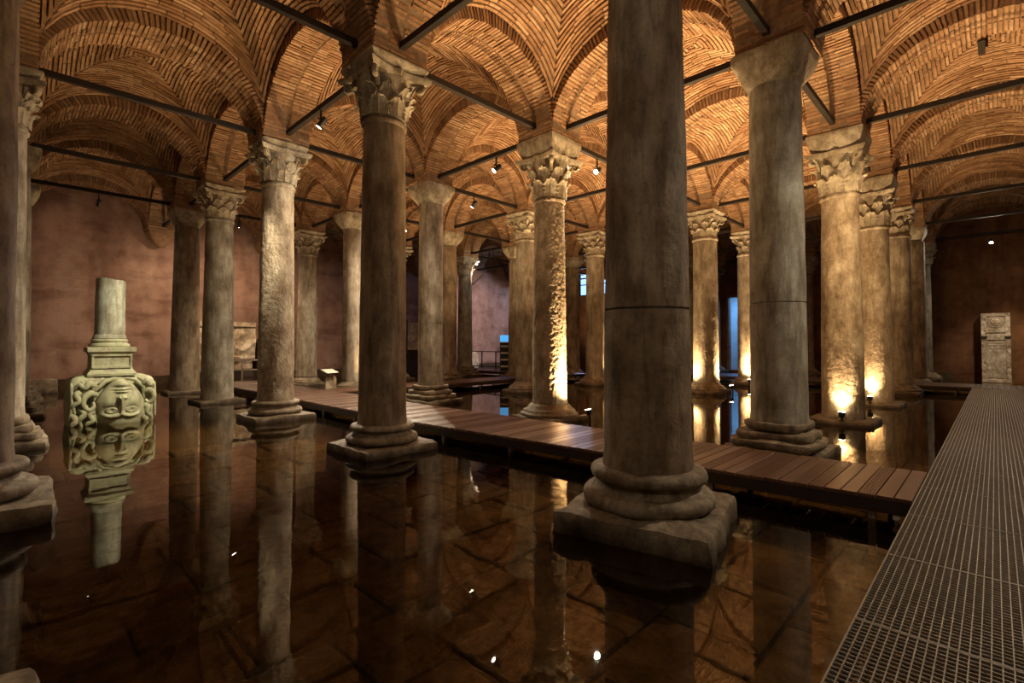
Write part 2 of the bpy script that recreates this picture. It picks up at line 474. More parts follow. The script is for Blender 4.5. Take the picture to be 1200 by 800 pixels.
def arch_meshes(a, name, seed):
    """arch along x with half span a, springing at z = 0"""
    rr = random.Random(seed)
    n = 40; mo = MB(); rings = []
    hw = W / 2 - 0.022
    for i in range(n + 1):
        t = PI * i / n
        c, s_ = math.cos(t), math.sin(t)
        xi, zi = a * c, RISE * s_ + 0.022
        nx, nzv = c / a, s_ / RISE; l = math.hypot(nx, nzv); nx, nzv = nx / l, nzv / l
        xo, zo = xi + nx * RING, zi + nzv * (RING + 0.04)
        rings.append([(xi, -hw, zi), (xi, hw, zi), (xo, hw, zo), (xo, -hw, zo)])
    mo.loft(rings)
    br = MB()
    # courses evenly spaced along the curve
    S = 400; pts = [(a * math.cos(PI*i/S), RISE * math.sin(PI*i/S)) for i in range(S + 1)]
    cum = [0]
    for i in range(S): cum.append(cum[-1] + math.hypot(pts[i+1][0]-pts[i][0], pts[i+1][1]-pts[i][1]))
    nc = round(cum[-1] / 0.074)
    def at(sv):
        sv = max(0, min(cum[-1], sv)); lo, hi = 0, S
        while hi - lo > 1:
            md = (lo + hi) // 2
            if cum[md] <= sv: lo = md
            else: hi = md
        f = (sv - cum[lo]) / max(1e-9, cum[hi] - cum[lo]); t = PI * (lo + f) / S
        c, s_ = math.cos(t), math.sin(t); x, z = a * c, RISE * s_
        nx, nzv = c / a, s_ / RISE; l = math.hypot(nx, nzv)
        return x, z, nx / l, nzv / l
    for k in range(nc):
        s0 = cum[-1] * k / nc; s1 = s0 + cum[-1] / nc - rr.uniform(0.026, 0.034)
        x0, z0, nx0, nz0 = at(s0); x1, z1, nx1, nz1 = at(s1)
        for half in (-1, 1):
            cut = rr.choice([0.22, 0.26, 0.18, 0.47]); ye = [0.022, min(0.022 + cut, 0.47), 0.5]
            spans = [(0.022, cut), (cut + 0.014, 0.5)] if cut < 0.4 else [(0.022, 0.5)]
            for (ya, yb) in spans:
                yb2 = yb + (rr.uniform(-.012, .008) if yb == 0.5 else 0)
                ja = rr.uniform(-.010, .014); T = RING + rr.uniform(-.02, .02)
                ys = sorted((half * ya, half * yb2))
                P = lambda x, z, nx, nzv, y, d: (x + nx * d, y, z + nzv * d)
                br.hexa([P(x0, z0, nx0, nz0, ys[0], ja), P(x1, z1, nx1, nz1, ys[0], ja), P(x1, z1, nx1, nz1, ys[1], ja), P(x0, z0, nx0, nz0, ys[1], ja),
                         P(x0, z0, nx0, nz0, ys[0], T), P(x1, z1, nx1, nz1, ys[0], T), P(x1, z1, nx1, nz1, ys[1], T), P(x0, z0, nx0, nz0, ys[1], T)])
    return mo.mesh(name + '_mortar', M_MORTAR, 40), br.mesh(name + '_bricks', M_BRICK)
ARX = arch_meshes(A0, 'arch', 11); ARX2 = arch_meshes(A0, 'arch', 12)
ARY = arch_meshes(B0, 'arch', 13); ARY2 = arch_meshes(B0, 'arch', 14)

def pier_meshes(seed):
    rr = random.Random(seed)
    mo = MB().box((0, 0, 0.37), (W - 0.03, W - 0.03, 0.74)); br = MB(); single = []
    for side in range(4):
        Mx = Matrix.Rotation(side * PI / 2, 4, 'Z')
        for k in range(9):
            z0 = 0.012 + k * 0.078; z1 = z0 + rr.uniform(0.044, 0.054)
            x = -W / 2 + (0.0 if k % 2 else -0.0)
            while x < W / 2 - 0.05:
                l = rr.choice([0.16, 0.3, 0.34, 0.3]); x1 = min(x + l, W / 2)
                if W / 2 - x1 < 0.08: x1 = W / 2
                d = rr.uniform(-.008, .012)
                single.append(MB().box(((x + x1 - .014) / 2, -W / 2 - d / 2 + 0.04, (z0 + z1) / 2), (x1 - x - .014, 0.08 + d, z1 - z0), Mx))
                br.box(((x + x1 - .014) / 2, -W / 2 - d / 2 + 0.04, (z0 + z1) / 2), (x1 - x - .014, 0.08 + d, z1 - z0), Mx)
                x = x1
    return mo.mesh('pier_mortar', M_MORTAR), br.mesh('pier_bricks', M_BRICK), single
PIERS = [pier_meshes(s) for s in (21, 22)]
NEAR_BRICKS = [b_.mesh('brick', M_BRICK) for b_ in PIERS[0][2]]
ROD_X = MB().box((0, 0, 0), (1, 0.095, 0.105)).mesh('tie_rod', M_IRON)

def set_piece(kind, pair, loc, rz, scale):
    mo = link(kind, pair[0], ceiling, loc, rz, scale)
    b = link('brick', pair[1], mo, (0, 0, 0), 0.0, kind='stuff')
    return mo

cnt = 0
for i in range(len(GX) - 1):
    for j in range(len(GY) - 1):
        dx, dy = GX[i+1] - GX[i], GY[j+1] - GY[j]
        cx, cy = (GX[i] + GX[i+1]) / 2, (GY[j] + GY[j+1]) / 2
        set_piece('vault', (VAULT_M, VAULT_B), (cx, cy, ZS), PI * ((i + j) % 2), ((dx - W) / (2*A0), (dy - W) / (2*B0), 1))
for j in range(1, len(GY)):
    for i in range(len(GX) - 1):
        dx = GX[i+1] - GX[i]; cx = (GX[i] + GX[i+1]) / 2
        set_piece('arch', ARX if (i + j) % 2 else ARX2, (cx, GY[j], ZS), PI * (i % 2), ((dx - W) / (2*A0), 1, 1))
        if j < len(GY) - 1:
            link('tie_rod', ROD_X, ceiling, (cx, GY[j] + R.uniform(-.02, .02), ZS + 0.2 + R.uniform(-.03, .03)), 0, (dx - W + 0.06, 1, 1))
for i in range(len(GX)):
    for j in range(len(GY) - 1):
        dy = GY[j+1] - GY[j]; cy = (GY[j] + GY[j+1]) / 2
        set_piece('arch', ARY if (i + j) % 2 else ARY2, (GX[i], cy, ZS), PI / 2 + PI * (j % 2), ((dy - W) / (2*B0), 1, 1))
        link('tie_rod', ROD_X, ceiling, (GX[i] + R.uniform(-.02, .02), cy, ZS + 0.2 + R.uniform(-.03, .03)), PI / 2, (dy - W + 0.06, 1, 1))
for i in range(len(GX)):
    for j in range(1, len(GY)):
        if (i, j) in ((1, 2), (2, 1)):
            mo = link('pier', PIERS[0][0], ceiling, (GX[i], GY[j], ZS))
            for bm_ in NEAR_BRICKS: link('brick', bm_, mo)
        else: set_piece('pier', PIERS[(i + j) % 2], (GX[i], GY[j], ZS), PI / 2 * ((i * 3 + j) % 4), (1, 1, 1))

M_CORBEL = plain('brick_dust', (0.17, 0.10, 0.06), (0.29, 0.18, 0.11), 9.0, 0.95, 0.6, 0.1)
# corbels that carry the last arches on the back wall
def cushion_rings(r0, h1, z0, z1, n=48, seed=0.0, amp=0.01):
    rings = []
    K = 9
    for k in range(K + 1):
        t = k / K
        e = 2 + 10 * t ** 1.5
        hs = r0 + (h1 - r0) * (t ** 0.8)
        ring = []
        for i in range(n):
            a = 2 * PI * i / n; c, s_ = math.cos(a), math.sin(a)
            f = (abs(c) ** e + abs(s_) ** e) ** (-1 / e)
            p = Vector((c * f * hs, s_ * f * hs, z0 + (z1 - z0) * min(1, t * 1.0)))
            q = 1 + amp * noise.fractal(p * 3 + Vector((seed, seed, 0)), 1, 2, 3) / max(hs, .1)
            ring.append((p.x * q, p.y * q, p.z))
        rings.append(ring)
    # short vertical band at the top
    rings.append([(x, y, z1 + 0.1) for x, y, z in rings[-1]])
    return rings
cb = MB().loft(cushion_rings(0.10, 0.48, -0.62, -0.1, 32)).mesh('corbel', M_CORBEL, 40)
for i in range(len(GX)):
    structure('trim_%d' % (i + 1), cb, (GX[i], GY[-1], ZS))

# ------------------------------------------------------------------ columns
def shaft_mesh(name, r0, r1, z0, z1, m, seed, amp=0.006, joints=(), n=40, rows=34, fine=0.0, astragal=True):
    prof = []
    H = z1 - z0
    prof += [(r0 + 0.012, z0), (r0 + 0.012, z0 + 0.05), (r0 + 0.006, z0 + 0.09), (r0, z0 + 0.16)]
    zz = [z0 + 0.16 + (H - 0.30) * k / rows for k in range(1, rows + 1)]
    for z in zz:
        t = (z - z0) / H
        prof.append((r0 + (r1 - r0) * (t ** 1.4), z))
    for zj in joints:
        for d, dr in ((-0.012, 0), (-0.006, -0.014), (0.006, -0.014), (0.012, 0)):
            t = (zj + d - z0) / H; prof.append((r0 + (r1 - r0) * (t ** 1.4) + dr, zj + d))
    if astragal: prof += [(r1, z1 - 0.12), (r1 + 0.03, z1 - 0.10), (r1 + 0.035, z1 - 0.06), (r1 + 0.015, z1 - 0.04), (r1 + .01, z1)]
    else: prof += [(r1, z1 - .1), (r1, z1)]
    prof.sort(key=lambda p: p[1])
    def fn(r, a, z):
        p = Vector((math.cos(a) * r, math.sin(a) * r, z))
        d = amp * noise.fractal(p * 1.6 + Vector((seed, 0, seed)), 1.0, 2.0, 3)
        if fine:
            q = noise.fractal(Vector((p.x * 15 + seed, p.y * 15, p.z * 12)), 0.8, 2.0, 3)
            d += fine * (q - 0.9 * max(0, q - 0.35))
            pit = noise.noise(Vector((p.x * 24, p.y * 24 + seed, p.z * 22)))
            if pit > 0.42: d -= fine * 2.2 * (pit - 0.42)
        lowwear = max(0, 1 - (z - z0) / 0.5)
        d -= lowwear * 0.02 * max(0, noise.noise(p * 5 + Vector((seed, 3, 1))))
        return r + d
    return MB().lathe(prof, n, fn).mesh(name, m, 50)

def leaf(w, h, curl, th=0.03):
    """acanthus leaf: base on z = 0, growing up, front faces +x"""
    b = MB(); NI, NJ = 12, 13
    F, Bk = [], []
    for j in range(NJ + 1):
        t = j / NJ
        lob = 1 + 0.16 * math.cos(2 * PI * t * 4.2)
        ww = w / 2 * (0.72 + 0.38 * math.sin(PI * min(1, t * 0.9))) * lob * (1 if t < 0.8 else max(0.25, 1 - ((t - .8) / .2) ** 2 * .8))
        z = h * (t if t < 0.78 else 0.78 + 0.16 * math.sin((t - .78) / .22 * PI * 0.62))
        x = 0.018 + 0.045 * t * t + (curl * (1 - math.cos((t - .62) / .38 * PI / 2)) if t > .62 else 0)
        for i in range(NI + 1):
            s_ = 2 * i / NI - 1
            rib = 0.014 * math.exp(-(s_ / .12) ** 2) + 0.009 * math.cos(s_ * PI * 5) * (0.4 + .6 * abs(s_))
            xx = x + rib - 0.035 * s_ * s_
            F.append((xx, s_ * ww, z - 0.05 * abs(s_) * t)); Bk.append((xx - th, s_ * ww, z - 0.05 * abs(s_) * t + 0.0))
    n = NI + 1; b.v = F + Bk; o = len(F)
    for j in range(NJ):
        for i in range(NI):
            a = j*n + i
            b.f.append((a, a+1, a+n+1, a+n)); b.f.append((o+a, o+a+n, o+a+n+1, o+a+1))
    for j in range(NJ):
        a = j*n; b.f.append((a, a+n, o+a+n, o+a)); a = j*n + NI; b.f.append((a, o+a, o+a+n, a+n))
    for i in range(NI):
        a = NJ*n + i; b.f.append((a, a+1, o+a+1, o+a))
    return b

def volute(h):
    """corner scroll in the x-z plane rising along +x"""
    b = MB(); pts, rad = [], []
    for k in range(8):
        t = k / 7; pts.append((0.02 + 0.15 * t ** 1.6, 0, -h * 0.42 + h * 0.42 * t)); rad.append(0.022 + 0.012 * t)
    c = (0.165, -0.075)
    for k in range(1, 27):
        t = k / 26; a = PI / 2 + 0.15 - t * PI * 3.4; r = 0.078 * (1 - t * 0.82)
        pts.append((c[0] + r * math.cos(a), 0, c[1] + r * math.sin(a))); rad.append(0.034 * (1 - 0.55 * t))
    t1 = MB().tube(pts, rad, 7)
    t1.v = [(x, y * 1.5, z) for x, y, z in t1.v]
    return b.join(t1)

LEAF_LO = {}; LEAF_MESH = {}
def cap_parts(h):
    """sub-part meshes of a leafy capital whose bell is h high"""
    key = round(h, 3)
    if key in LEAF_MESH: return LEAF_MESH[key]
    l1 = leaf(0.30, h * 0.50, 0.085); l2 = leaf(0.29, h * 0.84, 0.12); vo = volute(h * .8)
    LEAF_MESH[key] = [(x, x.mesh(nm, M_CAP, 45)) for x, nm in ((l1, 'acanthus_leaf'), (l2, 'acanthus_leaf'), (vo, 'volute'))]
    return LEAF_MESH[key]

def bell_mb(r1, h, top):
    b = MB().lathe([(r1, 0), (r1 + .01, h * .35), (r1 + .04, h * .7), (top, h)], 32)
    n = 12; ring = []           # abacus with hollow sides and a boss in the middle of each
    for sd in range(4):
        for k in range(n):
            s_ = -1 + 2 * k / n
            d = top + 0.105 - 0.10 * (1 - s_ * s_)
            if abs(s_) < 0.15: d += 0.05
            p = Vector((d, s_ * (top + 0.09), 0)); p.rotate(Matrix.Rotation(sd * PI / 2, 3, 'Z')); ring.append(p)
    sc = lambda f, z: [(p.x * f, p.y * f, z) for p in ring]
    b.loft([sc(0.94, h - 0.01), sc(1.0, h + .03), sc(1.02, h + .085), sc(0.96, h + .095)])
    return b
BELL = {}
def leafy_capital(parent, z, h, r1, near):
    top = 0.45
    key = (round(h, 3), round(r1, 2), near)
    l1, l2, vo = cap_parts(h)
    spec = []
    for k in range(8):
        a = 2 * PI * k / 8
        spec.append((l1, 'acanthus_leaf', a, r1 + .005, 0.0)); spec.append((l2, 'acanthus_leaf', a + PI / 8, r1 - .002, 0.0))
    for k in range(4): spec.append((vo, 'volute', PI / 4 + k * PI / 2, top - 0.03, h))
    if key not in BELL:
        b = bell_mb(r1, h, top)
        if not near:
            for (mb_, me), nm, a, rad, zz in spec:
                b.join(mb_, Matrix.Translation((math.cos(a) * rad, math.sin(a) * rad, zz)) @ Matrix.Rotation(a, 4, 'Z'))
        BELL[key] = b.mesh('capital', M_CAP, 45)
    c = link('capital', BELL[key], parent, (0, 0, z))
    if near:
        for (mb_, me), nm, a, rad, zz in spec:
            link(nm, me, c, (math.cos(a) * rad, math.sin(a) * rad, zz), a)
    return c

CUSH = [MB().loft(cushion_rings(0.365, 0.52, 0, 0.43, 48, s * 5.1, 0.012)).mesh('cushion_capital', M_CAP, 38) for s in range(2)]
def impost_mesh(h, seed, amp=0.008, worn=0.03):
    b = rock(1.06, 1.06, h, 10, worn, amp, 4.0, seed)
    vs = []
    for x, y, z in b.v:
        f = 0.80 + 0.20 * min(1, max(0, z / h) * 1.35) ** 0.8
        vs.append((x * f, y * f, z))
    b.v = vs
    return b.mesh('impost_block', M_CAP, 40)
IMP = {}
def impost(parent, z, worn):
    h = ZS - z; k = (round(h, 3), worn)
    if k not in IMP: IMP[k] = impost_mesh(h, 3.0 + len(IMP), 0.03 if worn else 0.008, 0.10 if worn else 0.025)
    link('impost_block', IMP[k], parent, (0, 0, z))

def attic(r, zp, zt, seed, amp=0.012):
    h = zt - zp; p = []
    ro = r * 1.50
    for k in range(9):
        a = -PI / 2 + PI * k / 8; p.append((ro - .09 + 0.09 * math.cos(a) * 1.0, zp + h * .22 + h * .22 * math.sin(a)))
    p += [(ro * .84, zp + h * .47), (ro * .80, zp + h * .52), (ro * .79, zp + h * .60), (ro * .81, zp + h * .66)]
    for k in range(7):
        a = -PI / 2 + PI * k / 6; p.append((ro * .81 + .045 * math.cos(a), zp + h * .82 + h * .15 * math.sin(a)))
    p += [(r * 1.06, zt)]
    fn = lambda rr, a, z: rr + amp * noise.fractal(Vector((rr * math.cos(a) * 2.5 + seed, rr * math.sin(a) * 2.5, z * 3)), 1, 2, 3)
    return MB().lathe(p, 56, fn).mesh('torus_base', M_BASE, 40)
def cone_base(r, zp, zt, seed, amp=0.03):
    h = zt - zp
    p = [(r * 1.66, zp), (r * 1.68, zp + h * .2), (r * 1.52, zp + h * .36), (r * 1.50, zp + h * .5), (r * 1.30, zp + h * .62), (r * 1.22, zp + h * .8), (r * 1.16, zp + h * .9), (r * 1.05, zt)]
    fn = lambda rr, a, z: rr + amp * noise.fractal(Vector((rr * math.cos(a) * 3 + seed, rr * math.sin(a) * 3, z * 4)), 1, 2, 3)
    return MB().lathe(p, 48, fn).mesh('torus_base', M_BASE, 40)
BASES = {}
def base_parts(parent, style, r, seed, big=False):
    """returns z where the shaft starts"""
    q = 1.36 if not big else 1.38
    if style == 'high':
        zt, zp, w_ = 0.75, 0.32, 1.40
        pl_, to = 0.03, attic(r, zp, zt, seed)
    elif style == 'attic':
        zt, zp, w_ = (0.56, 0.20, 1.39) if big else (0.43, 0.13, 1.32)
        pl_, to = (0.055 if big else 0.035), attic(r, zp, zt, seed)
    elif style == 'worn':
        zt, zp, w_ = 0.38, 0.12, 1.26
        pl_, to = 0.03, cone_base(r, zp, zt, seed, 0.025)
    elif style == 'stepped':
        zt, zp, w_ = 0.50, 0.13, 1.36
        pl_ = 0.06; to = MB()
        for hs, za, zb, am in ((1.22, .11, .25, .05), (1.04, .22, .38, .05), (.90, .36, .51, .04)):
            q_ = rock(hs, hs, zb - za, 12, .11, am, 3.4, seed + za * 9)
            k_ = 0.5 if za > .3 else 0.22
            q_.v = [(x * (1 - k_ * (max(0, abs(y) - hs * .2) / hs)), y * (1 - k_ * (max(0, abs(x) - hs * .2) / hs)), z + za) for x, y, z in q_.v]
            to.join(q_)
        to = to.mesh('torus_base', M_BASE, 45)
    else:   # flat slab only
        zt, zp, w_ = 0.10, 0.10, 1.22
        pl_, to = 0.02, None
    key = (style, big, int(seed) % 3)
    if key not in BASES:
        BASES[key] = (rock(w_, w_, zp + 0.46, 14, 0.05, pl_, 3.2, seed).mesh('plinth', M_BASE, 45), to.mesh if False else to)
    pm, tm = BASES[key]
    link('plinth', pm, parent, (0, 0, -0.46))
    if tm is not None: link('torus_base', tm, parent)
    return zt - 0.01
SHAFTS = {}
def column(x, y, cap, base, m, label, near=False, r0=0.40, r1=0.345, big=False, seed=None, joints=(), fine=0.0, lean=0.0, worn=False, rz=0.0, group='columns of the cistern'):
    seed = seed if seed is not None else R.uniform(0, 50)
    c = thing('column', label, 'column', (x, y, 0), rz, group)
    z0 = base_parts(c, base, r0, seed, big)
    zn = {'tall': 4.98, 'leafy': 5.38, 'cushion': 5.76}[cap]
    dense = fine > 0
    sm = shaft_mesh('shaft', r0, r1, z0, zn, m, seed, 0.007, joints, 136 if dense else 44, 250 if dense else 36, fine, cap != 'cushion')
    link('shaft', sm, c)
    if cap == 'cushion':
        link('cushion_capital', CUSH[int(seed) % 2], c, (0, 0, zn - 0.002), 0.0, (1, 1, (ZS - zn) / 0.53))
    else:
        h = 0.80 if cap == 'tall' else 0.64
        leafy_capital(c, zn, h, 0.36, near)
        impost(c, zn + h + 0.085, worn)
    return c

g_far = 'columns of the cistern'
column(0.03, 0.02, 'leafy', 'attic', M_DARK, 'thick dark column nearest the viewer, its top cut off by the picture edge', r0=.41, r1=.345, big=True, seed=3, fine=.004, joints=(2.05,), rz=0.22)
column(0, 4.8, 'leafy', 'attic', M_DARK, 'dark column with shadowed leafy capital on a moulded square base in open water', True, r0=.385, r1=.335, seed=8)
column(0, 9.42, 'leafy', 'attic', M_PIT, 'pale pitted column with worn leafy capital, on a square base before the platform', True, r0=.385, r1=.335, seed=12, fine=.007, worn=True)
column(0, 13.95, 'leafy', 'flat', M_GREY, 'greenish grey column with leafy capital on a thin flat slab in water', True, r0=.42, r1=.35, seed=16, rz=.04)
column(0, 17.77, 'cushion', 'flat', M_DARK, 'brown column with plain block capital on a flat slab, right of the carved head', r0=.44, r1=.36, seed=21)
column(4.19, 0.05, 'cushion', 'stepped', M_GREY, 'thick grey veined column with plain block capital, jointed halfway, at the plank walkway', r0=.405, r1=.37, seed=27, joints=(2.35,))
column(4.25, 4.8, 'tall', 'worn', M_PIT, 'rough column with crisp leafy capital, glaring light on its right flank', True, r0=.385, r1=.335, seed=31, fine=.013)
column(4.30, 9.36, 'cushion', 'stepped', M_MARBLE, 'smooth pale column with plain block capital on a broken stepped base', r0=.36, r1=.34, seed=36, joints=(2.3,))
column(4.25, 13.95, 'cushion', 'worn', M_MARBLE, 'slim pale column with block capital, half hidden by the dark leafy column', r0=.34, r1=.33, seed=41)
column(4.25, 17.77, 'leafy', 'worn', M_MARBLE, 'far pale leafy column behind the small information panel', r0=.40, r1=.33, seed=44)
column(8.49, 0, 'tall', 'flat', M_PIT, 'pitted column with leafy capital, brightest lamp glow on its lower front', True, r0=.40, r1=.345, seed=48, fine=.008)
column(12.69, 0, 'tall', 'flat', M_PIT, 'lamp-lit leafy column on a flat slab, behind the column with the brightest glow', True, r0=.40, r1=.345, seed=53, fine=.006)
column(8.49, 4.8, 'tall', 'worn', M_MARBLE, 'column hidden behind the thick dark foreground column, in the second lit row', seed=55)
column(8.49, 9.42, 'leafy', 'worn', M_MARBLE, 'leafy column lit on its right edge, just behind the glaring rough column', r0=.40, r1=.36, seed=58, joints=(2.5,))
column(8.49, 13.95, 'cushion', 'stepped', M_DARK, 'dim block-capital column jointed at mid height, tight behind the smooth pale one', r0=.42, r1=.40, seed=61, joints=(2.6, 0.75))
column(8.49, 17.77, 'leafy', 'worn', M_MARBLE, 'far column hidden behind the dark leafy column of the open water', seed=64)
column(12.69, 4.8, 'leafy', 'worn', M_MARBLE, 'leafy column with bright right side and a floor lamp at its foot', r0=.42, r1=.39, seed=67, fine=.006)
column(12.69, 9.42, 'leafy', 'worn', M_MARBLE, 'evenly lit brown leafy column on a round base, left beside the thick foreground shaft', r0=.40, r1=.36, seed=70)
column(12.69, 13.95, 'cushion', 'worn', M_MARBLE, 'narrow far block-capital column beside the blue screen', seed=73)
column(12.69, 17.77, 'leafy', 'stepped', M_GREY, 'far thin leafy column at the end of the railing', seed=76)
column(16.98, 0, 'leafy', 'worn', M_MARBLE, 'brown spotted leafy column, third in line beyond the brightest glowing one', r0=.44, r1=.42, seed=79, joints=(2.3,))
column(16.98, 4.8, 'leafy', 'worn', M_MARBLE, 'glowing leafy column partly hidden by the thick grey jointed column', r0=.46, r1=.42, seed=82)
column(16.98, 9.42, 'cushion', 'worn', M_MARBLE, 'far column concealed by the thick foreground shaft, third row', seed=85)
column(16.98, 13.95, 'cushion', 'worn', M_DARK, 'brown far column with plain block capital, left of the evenly lit leafy one', r0=.44, r1=.42, seed=88, joints=(2.7,))
column(16.98, 17.77, 'cushion', 'worn', M_DARK, 'farthest slim column between the blue screen and the right-lit leafy column', seed=91)
column(21.2, 0, 'cushion', 'worn', M_DARK, 'brown column with block capital, fourth in line beyond the brightest glowing one', r0=.46, r1=.46, seed=94, joints=(2.3,))
column(21.2, 4.8, 'leafy', 'worn', M_MARBLE, 'far column hidden by the thick grey jointed column', seed=97)
column(21.2, 9.42, 'cushion', 'worn', M_MARBLE, 'thin lit sliver of a far column right beside the thick foreground shaft', seed=100)
column(21.2, 17.77, 'leafy', 'worn', M_MARBLE, 'farthest column near the wall corner, seen behind the brown block-capital one', seed=106)
column(21.2, 13.95, 'leafy', 'worn', M_DARK, 'far column behind the thick foreground shaft, last row before the wall', seed=103)
column(25.5, 0, 'leafy', 'worn', M_GREY, 'pale grey leafy column standing close to the dark brown wall', r0=.34, r1=.32, seed=109)
column(25.5, 4.8, 'leafy', 'worn', M_DARK, 'dim leafy column against the wall, between the grey jointed and glowing columns', r0=.36, r1=.34, seed=112)
column(25.5, 9.75, 'leafy', 'worn', M_DARK, 'shadowed column beside the blue-lit doorway', seed=115)
column(-4.90, 0.0, 'leafy', 'high', M_DARK, 'column outside the picture of which only the base corner shows at the bottom', big=True, seed=118)
column(-4.66, 4.8, 'leafy', 'attic', M_DARK, 'near column cut by the picture edge, moulded base showing in the dark water', r0=.40, r1=.36, big=True, seed=121)
column(-4.50, 9.42, 'leafy', 'stepped', M_MARBLE, 'column with leafy capital tucked behind the edge column, on a rough stone base', True, seed=124)
column(-4.36, 13.95, 'cushion', 'stepped', M_MARBLE, 'plain-capital column third in the row along the picture edge', r0=.42, seed=127)
column(-4.25, 17.77, 'cushion', 'stepped', M_DARK, 'plain-capital column last in the row along the picture edge', seed=130)

# ------------------------------------------------------------------ upside-down carved head and broken column
HX, HY = -2.70, 11.30
hd = thing('carved_head_block', 'greenish stone block carved as an upside-down face with snake curls, in the water', 'sculpture', (HX, HY, 0))
hd.scale = (0.79, 0.80, 1)
body = rock(1.86, 1.30, 1.46, 18, 0.20, 0.05, 2.6, 4.0)
link('block', body.mesh('block', M_MED, 50), hd, (0, 0.62, -0.46))
def gauss(x, y, cx, cy, sx, sy): return math.exp(-((x - cx) / sx) ** 2 - ((y - cy) / sy) ** 2)
FS, FT = 0.14, 0.93      # centre of the face and height of the chin
def face_depth(s, e):
    """relief depth; s sideways from the face axis, e downwards from the chin (forehead at the water)"""
    wdt = 0.53 * (0.80 + 0.25 * min(1, max(0, e) / 0.45))
    q = 1 - (s / wdt) ** 2 - ((e - 0.62) / 0.64) ** 2
    if q <= 0: return None
    d = 0.40 * q ** 0.45
    d += 0.11 * gauss(s, e, 0, 0.085, 0.15, 0.075)                          # chin
    d -= 0.035 * gauss(s, e, 0, 0.15, 0.18, 0.025)                          # hollow under the lip
    d += 0.060 * gauss(s, e, 0, 0.192, 0.135, 0.024) + 0.055 * gauss(s, e, -.055, 0.245, 0.085, 0.022) + 0.055 * gauss(s, e, .055, 0.245, 0.085, 0.022)
    d -= 0.050 * gauss(s, e, 0, 0.218, 0.17, 0.009)                         # mouth line
    d -= 0.022 * gauss(s, e, 0, 0.285, 0.02, 0.03)
    wid = 0.042 + 0.055 * math.exp(-((e - 0.37) / 0.06) ** 2)
    if 0.28 < e < 0.86:
        up = min(1, (e - 0.28) / 0.06) * min(1, (0.86 - e) / 0.2)
        d += (0.13 - 0.12 * max(0, (e - 0.36)) / 0.5) * math.exp(-(s / wid) ** 4) * up
    for sg in (-1, 1):
        d += 0.035 * gauss(s, e, sg * .075, 0.375, 0.032, 0.03)             # nostril wings
        d -= 0.05 * gauss(s, e, sg * .038, 0.335, 0.018, 0.015)
        d -= 0.085 * gauss(s, e, sg * .215, 0.635, 0.125, 0.075)            # eye socket
        a = ((s - sg * .215) / 0.12) ** 2 + ((e - 0.635) / 0.058) ** 2
        if a < 1: d += 0.070 * math.sqrt(1 - a)                             # eyeball
        d += 0.026 * math.exp(-((a - 1.0) / 0.28) ** 2)                     # lids
        if a < 1.4: d -= 0.018 * gauss(s, e, sg * .215, 0.635, 0.035, 0.03)
        arc = 0.765 - 0.9 * (s - sg * .20) ** 2
        d += 0.06 * math.exp(-((e - arc) / 0.042) ** 2) * math.exp(-((s - sg * .20) / .19) ** 4)     # brow
        d += 0.035 * gauss(s, e, sg * .29, 0.42, 0.13, 0.15)                # cheek
    return d
fm = MB(); NX, NZ = 120, 120
x0, x1, zlo, zhi = FS - 0.56, FS + 0.56, -0.12, 0.97
for j in range(NZ + 1):
    for i in range(NX + 1):
        x = x0 + (x1 - x0) * i / NX; z = zlo + (zhi - zlo) * j / NZ
        d = face_depth(-(x - FS), FT - z)
        fm.v.append((x, (-0.02 - d) if d is not None else 0.10, z))
for j in range(NZ):
    for i in range(NX):
        a = j * (NX + 1) + i; fm.f.append((a, a + 1, a + NX + 2, a + NX + 1))
link('face', fm.mesh('face', M_MED, 70), hd)
def strand(ps, th, y0=-0.10):
    pts = []; n = 16
    ps = [Vector((p[0], 0, p[1])) for p in ps]
    for k in range(n + 1):
        t = k / n * (len(ps) - 1); i = min(int(t), len(ps) - 2); f = t - i; f = f * f * (3 - 2 * f)
        p = ps[i].lerp(ps[i + 1], f); pts.append((p.x, y0 - 0.05 * math.sin(k / n * PI), p.z))
    return MB().tube(pts, [th * (0.45 + 0.55 * math.sin(PI * (0.12 + 0.8 * k / n))) for k in range(n + 1)], 8)
